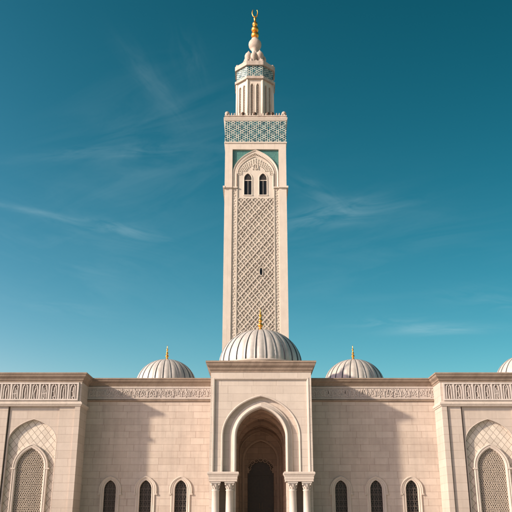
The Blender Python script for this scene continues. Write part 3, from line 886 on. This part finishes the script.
for k, rot in enumerate((0, PI / 2, -PI / 2)):
    if k == 0:
        mfaces['lattice_panel'] = mpart('lattice_panel', face_relief(), ['relief', 'reliefback', 'slotshade'])
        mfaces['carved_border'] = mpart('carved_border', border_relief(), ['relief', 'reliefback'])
        mfaces['arch_moulding'] = mpart('arch_moulding', arch_orders(), 'minaret')
        tb = tympanum(); bmesh.ops.translate(tb, vec=(0, -.06, 0), verts=tb.verts); mfaces['tympanum'] = mpart('tympanum', tb, 'relief')
        bm = NB()
        half = [(x, z) for x, z in arch(MA - .06, MH - .06, MZ, MT, 18, 0, None) if x <= .0001]
        prism(bm, [(-2.70, MZ - .3)] + [(half[0][0], MZ - .3)] + half + [(0, 42.98), (-2.70, 42.98)], -3.36, -3.29)
        bmr = bm.copy(); bmesh.ops.scale(bmr, vec=(-1, 1, 1), verts=bmr.verts); bmesh.ops.reverse_faces(bmr, faces=bmr.faces)
        mfaces['spandrel'] = mpart('spandrel', bm, 'teal'); mfaces['spandrel_b'] = mpart('spandrel', bmr, 'teal')
        # windows
        bm = NB(); sweep(bm, arch(SA, SH_, SZ, ST, 8, 0, 37.15), [(-.0, -3.31), (-.0, -3.44), (.03, -3.48), (.10, -3.48), (.12, -3.42)])
        box(bm, -SA, SA, -3.40, -3.34, 38.98, 39.06); box(bm, -.014, .014, -3.37, -3.34, 37.15, 39.0)
        box(bm, -SA - .12, SA + .12, -3.50, -3.40, 37.05, 37.16)
        wA = mpart('window', bm, 'minaret'); wA.location = (-.88, -.06, 0)
        bm = NB(); prism(bm, arch(SA - .01, SH_ - .01, SZ, ST, 8, 0, 37.16), -3.335, -3.32); mpart('pane', bm, 'glass', parent=wA)
        bm = NB(); leg_jali(bm, SA - .02, SH_, SZ, ST, 39.05, -3.335, -3.36, .11, .03, .1, random.Random(2)); mpart('tracery', bm, 'came', parent=wA)
        dup(wA, (.88, -.06, 0), minaret)
        bm = NB()
        sweep(bm, [(.62 + .25 * math.cos(t * PI / 8), 27.8 - .56 * math.sin(t * PI / 8)) for t in range(16)], [(0, -3.32), (0, -3.45), (-.08, -3.45), (-.08, -3.32)], True)
        ov = mpart('oval_window', bm, 'relief'); ov.location = (0, -.12, 0)
        bm = NB(); prism(bm, [(.62 + .27 * math.cos(t * PI / 8), 27.8 + .58 * math.sin(t * PI / 8)) for t in range(16)], -3.33, -3.31); mpart('pane', bm, 'glass', parent=ov)
    else:
        for key, o in mfaces.items():
            c = o.copy(); C.objects.link(c); c.parent = minaret; c.rotation_euler = (0, 0, rot)
def sq(h): return [(-h, h), (-h, -h), (h, -h), (h, h)]
# string course brackets either side of the arch
bm = NB()
for q in (-1, 1):
    box(bm, *sorted((q * 2.72, q * 3.76)), -3.78, -3.4, 37.98, 38.14)
    box(bm, *sorted((q * 3.55, q * 3.79)), -3.82, 3.7, 37.94, 38.18)
    mpart('string_course', bm, 'minaret'); bm = NB()
bm.free()
# tile band
bm = NB(); box(bm, -3.66, 3.66, -3.66, 3.66, 43.9, 46.74)
mpart('tile_band', bm, 'tile')
bm = NB()
cornice(bm, sq(3.62), [(-.1, 43.72), (.0, 43.72), (.07, 43.78), (.09, 43.9), (.05, 43.96), (-.1, 43.96)], True)
cornice(bm, sq(3.62), [(-.1, 46.70), (.06, 46.70), (.08, 46.78), (.14, 46.84), (.16, 46.98), (.20, 47.02), (.20, 47.14), (-.1, 47.16)], True)
box(bm, -3.6, 3.6, -3.6, 3.6, 46.76, 47.1)
mpart('band_moulding', bm, 'minaret')
bm = NB()
cornice(bm, sq(3.66), [(-.35, 47.10), (.0, 47.12), (.02, 47.30), (.08, 47.34), (.08, 47.48), (-.35, 47.48)], True)
for side in range(4):
    for i in range(23):
        u = -3.5 + i * 7.0 / 22
        m_ = Matrix.Rotation(side * PI / 2, 4, 'Z')
        tmp = NB(); lathe(tmp, [(.09, 47.47), (.12, 47.56), (.10, 47.66), (.05, 47.70), (.09, 47.78), (.02, 47.9)], u, -3.55, 6)
        if i % 4 == 2: pass
        tmp.transform(m_); me = bpy.data.meshes.new('t'); tmp.to_mesh(me); tmp.free(); bm.from_mesh(me); bpy.data.meshes.remove(me)
mpart('parapet', bm, 'capstone')
def knob(mat, x, y, z, r, name='knob'):
    bm = NB(); lathe(bm, [(r * .7, -.2), (r * .75, -.05), (r * .5, 0)] + ball_prof(r, r * .9, 8)[1:], n=14)
    o = link(name, bm, mat, minaret, None); o.location = (x, y, z); return o
kb = None
for x in (-3.42, 3.42):
    for y in (-3.42, 3.42):
        if kb is None: kb = knob('capstone', x, y, 47.6, .29, 'corner_ball')
        else: c = kb.copy(); C.objects.link(c); c.location = (x, y, 47.6)
kd = None
for x in (-1.55, -.1, 1.5, 2.0):  # plain dark bronze knobs along the parapet, no lamps in them
    if kd is None: kd = knob('bronze', x, -3.56, 47.62, .20, 'bronze_knob')
    else: c = kd.copy(); C.objects.link(c); c.location = (x, -3.56, 47.62)

# lantern
LO = Vector((-.08, 0, 0))
AP = 2.42
lan = bpy.data.objects
def octa(ap): return [(ap / math.cos(PI / 8) * math.cos(-PI / 8 - PI / 2 - k * PI / 4 + PI / 4), ap / math.cos(PI / 8) * math.sin(-PI / 8 - PI / 2 - k * PI / 4 + PI / 4)) for k in range(8)]
def oct_prism(bm, ap, z0, z1, mi=0):
    pts = octa(ap)
    a = [bm.verts.new((x, y, z0)) for x, y in pts]; b = [bm.verts.new((x, y, z1)) for x, y in pts]
    fs = [bm.faces.new(a), bm.faces.new(b)] + [bm.faces.new((a[i], a[(i + 1) % 8], b[(i + 1) % 8], b[i])) for i in range(8)]
    for f in fs: f.material_index = mi
def oct_ring(bm, ap, prof):
    cornice(bm, list(reversed(octa(ap))) if False else octa(ap), [(-o, z) for o, z in prof] if False else prof, True)
bm = NB()
oct_prism(bm, AP - .24, 47.1, 53.6)
for k in range(8):
    tmp = NB()
    notched(tmp, -.86, .86, 48.0, 53.55, [arch(.19, .36, 52.45, 60, 6, cx, 48.0) for cx in (-.38, .38)], -AP, -AP + .25)
    box(tmp, -.86, .86, -AP, -AP + .25, 47.1, 47.999)
    for cx in (-.38, .38):
        sweep(tmp, arch(.21, .38, 52.45, 60, 6, cx, 48.0), [(0, -AP + .05), (0, -AP - .03), (.06, -AP - .03), (.06, -AP + .05)])
        z = 48.2
    tmp.transform(Matrix.Rotation(k * PI / 4, 4, 'Z')); me = bpy.data.meshes.new('t'); tmp.to_mesh(me); tmp.free(); bm.from_mesh(me); bpy.data.meshes.remove(me)
    x, y = octa(AP - .02)[k]
    lathe(bm, [(.17, 47.1), (.17, 53.5)], x, y, 10)
o = mpart('lantern', bm, 'minaret'); o.location = LO
bm = NB()
for k in range(8):
    tmp = NB()
    for cx in (-.38, .38):
        z = 48.15
        while z < 52.7: bump_block(tmp, cx, z, .14, .12, -AP + .23, -AP + .12, 6, 0); z += .24
        box(tmp, cx - .18, cx + .18, -AP + .22, -AP + .26, 48.0, 52.8, 1)
    tmp.transform(Matrix.Rotation(k * PI / 4, 4, 'Z')); me = bpy.data.meshes.new('t'); tmp.to_mesh(me); tmp.free(); bm.from_mesh(me); bpy.data.meshes.remove(me)
o = mpart('niche_carving', bm, ['friezeback', 'reliefback']); o.location = LO
bm = NB(); oct_prism(bm, AP + .05, 53.7, 55.4)
o = mpart('lantern_tile_band', bm, 'tile8'); o.location = LO
bm = NB()
oct_ring(bm, AP, [(-.3, 53.4), (.0, 53.4), (.05, 53.48), (.08, 53.6), (.07, 53.75), (-.3, 53.75)])
oct_ring(bm, AP, [(-.3, 55.35), (.06, 55.35), (.07, 55.45), (.11, 55.5), (.12, 55.62), (.04, 55.7), (.02, 55.9), (-.3, 55.95)])
oct_prism(bm, AP - .1, 55.55, 55.9); oct_prism(bm, 1.95, 55.85, 56.05); oct_prism(bm, 1.5, 56.0, 56.7)
for k in range(8):
    x, y = octa(2.1)[k]
    x2, y2 = octa(AP + .07)[k]; x3, y3 = octa(AP + .07)[(k + 1) % 8]
    for i in range(1, 8):
        u = i / 8; lathe(bm, ball_prof(.085, 55.66, 5), x2 + (x3 - x2) * u, y2 + (y3 - y2) * u, 6)
        lathe(bm, [(.05, 55.85), (.075, 55.95), (.05, 56.06), (.01, 56.15 + .06 * (i % 2))], (x2 + (x3 - x2) * u) * .97, (y2 + (y3 - y2) * u) * .97, 6)
o = mpart('lantern_cornice', bm, 'capstone'); o.location = LO
kb2 = None
for k in range(8):
    x, y = octa(AP - .02)[k]
    if kb2 is None: kb2 = knob('capstone', x + LO.x, y, 55.95, .20, 'corner_knob')
    else: c = kb2.copy(); C.objects.link(c); c.location = (x + LO.x, y, 55.95)
# cluster of bulbs under the ball
bulb = None
for k in range(8):
    t = PI / 8 + k * PI / 4 + .25
    if bulb is None:
        bm = NB(); lathe(bm, [(.24, 0), (.27, .35), (.36, .75), (.46, 1.1), (.47, 1.35), (.36, 1.65), (.2, 1.83), (.12, 1.95), (.03, 2.12)], n=16)
        bulb = link('bulb', bm, 'capstone', minaret, None); c = bulb
    else: c = bulb.copy(); C.objects.link(c)
    c.location = (LO.x + 1.02 * math.cos(t), 1.02 * math.sin(t), 56.55 - (.22 if k % 2 else 0)); c.scale = (.93 if k % 2 else 1.08,) * 2 + (1,)
petal = None
for k in range(16):
    t = k * PI / 8 + .1
    if petal is None:
        bm = NB(); lathe(bm, [(.16, 0), (.24, .3), (.27, .5), (.2, .75), (.1, .9), (.02, 1.05)], n=10)
        petal = link('petal', bm, 'capstone', minaret, None); c = petal
    else: c = petal.copy(); C.objects.link(c)
    c.location = (LO.x + 1.72 * math.cos(t), 1.72 * math.sin(t), 55.9); c.scale = (1, 1, 1.15 if k % 2 else .8)
bm = NB(); lathe(bm, [(.9, 56.6), (.8, 57.6), (.55, 58.4), (.40, 58.8), (.36, 59.0), (.46, 59.12), (.44, 59.2), (.66, 59.42), (.80, 59.72), (.84, 60.02), (.80, 60.3), (.66, 60.55), (.48, 60.72), (.40, 60.82), (.46, 60.9), (.1, 60.95)], n=28)
o = mpart('stone_ball', bm, 'capstone'); o.location = LO
bm = NB()
lathe(bm, [(.3, 60.6)] + ball_prof(.53, 61.38, 10)[1:-1] + [(.25, 61.86)] + ball_prof(.50, 62.25, 10)[2:-2] + [(.24, 62.76)] + ball_prof(.37, 63.08, 10)[2:-2] + [(.15, 63.38), (.13, 63.7), (.2, 63.9), (.15, 64.1), (.05, 64.25)], n=22)
fin = mpart('finial', bm, 'gold'); fin.location = LO + Vector((0, 0, .12)); fin.scale = (.96, .96, 1.0)
bm = NB()
cp = []
for i in range(-12, 13):
    t = -PI / 2 + i * R(11.2)
    cp.append((t, .05 + .05 * (1 - abs(i) / 12)))
rings = []
for t, r_ in cp:
    ctr = Vector((.37 * math.cos(t), 0, 64.9 + .68 * math.sin(t)))
    nrm = Vector((math.cos(t), 0, math.sin(t)))
    rings.append([bm.verts.new(ctr + nrm * r_ * math.cos(u * PI / 4) + Vector((0, 1, 0)) * r_ * .8 * math.sin(u * PI / 4)) for u in range(8)])
for i in range(len(rings) - 1):
    for u in range(8):
        f = bm.faces.new((rings[i][u], rings[i][(u + 1) % 8], rings[i + 1][(u + 1) % 8], rings[i + 1][u])); f.smooth = True
bm.faces.new(rings[0]); bm.faces.new(rings[-1])
mpart('crescent', bm, 'gold', parent=fin)
# the lantern storey is a little slimmer than the shaft's parapet suggests
for o in minaret.children:
    n = o.name.split('.')[0]
    if n in ('lantern', 'niche_carving', 'lantern_tile_band', 'lantern_cornice', 'petal'):
        o.scale = (.93 * o.scale.x, .93 * o.scale.y, o.scale.z)
    if n in ('corner_knob', 'petal'):
        o.location.x = LO.x + (o.location.x - LO.x) * .93; o.location.y *= .93
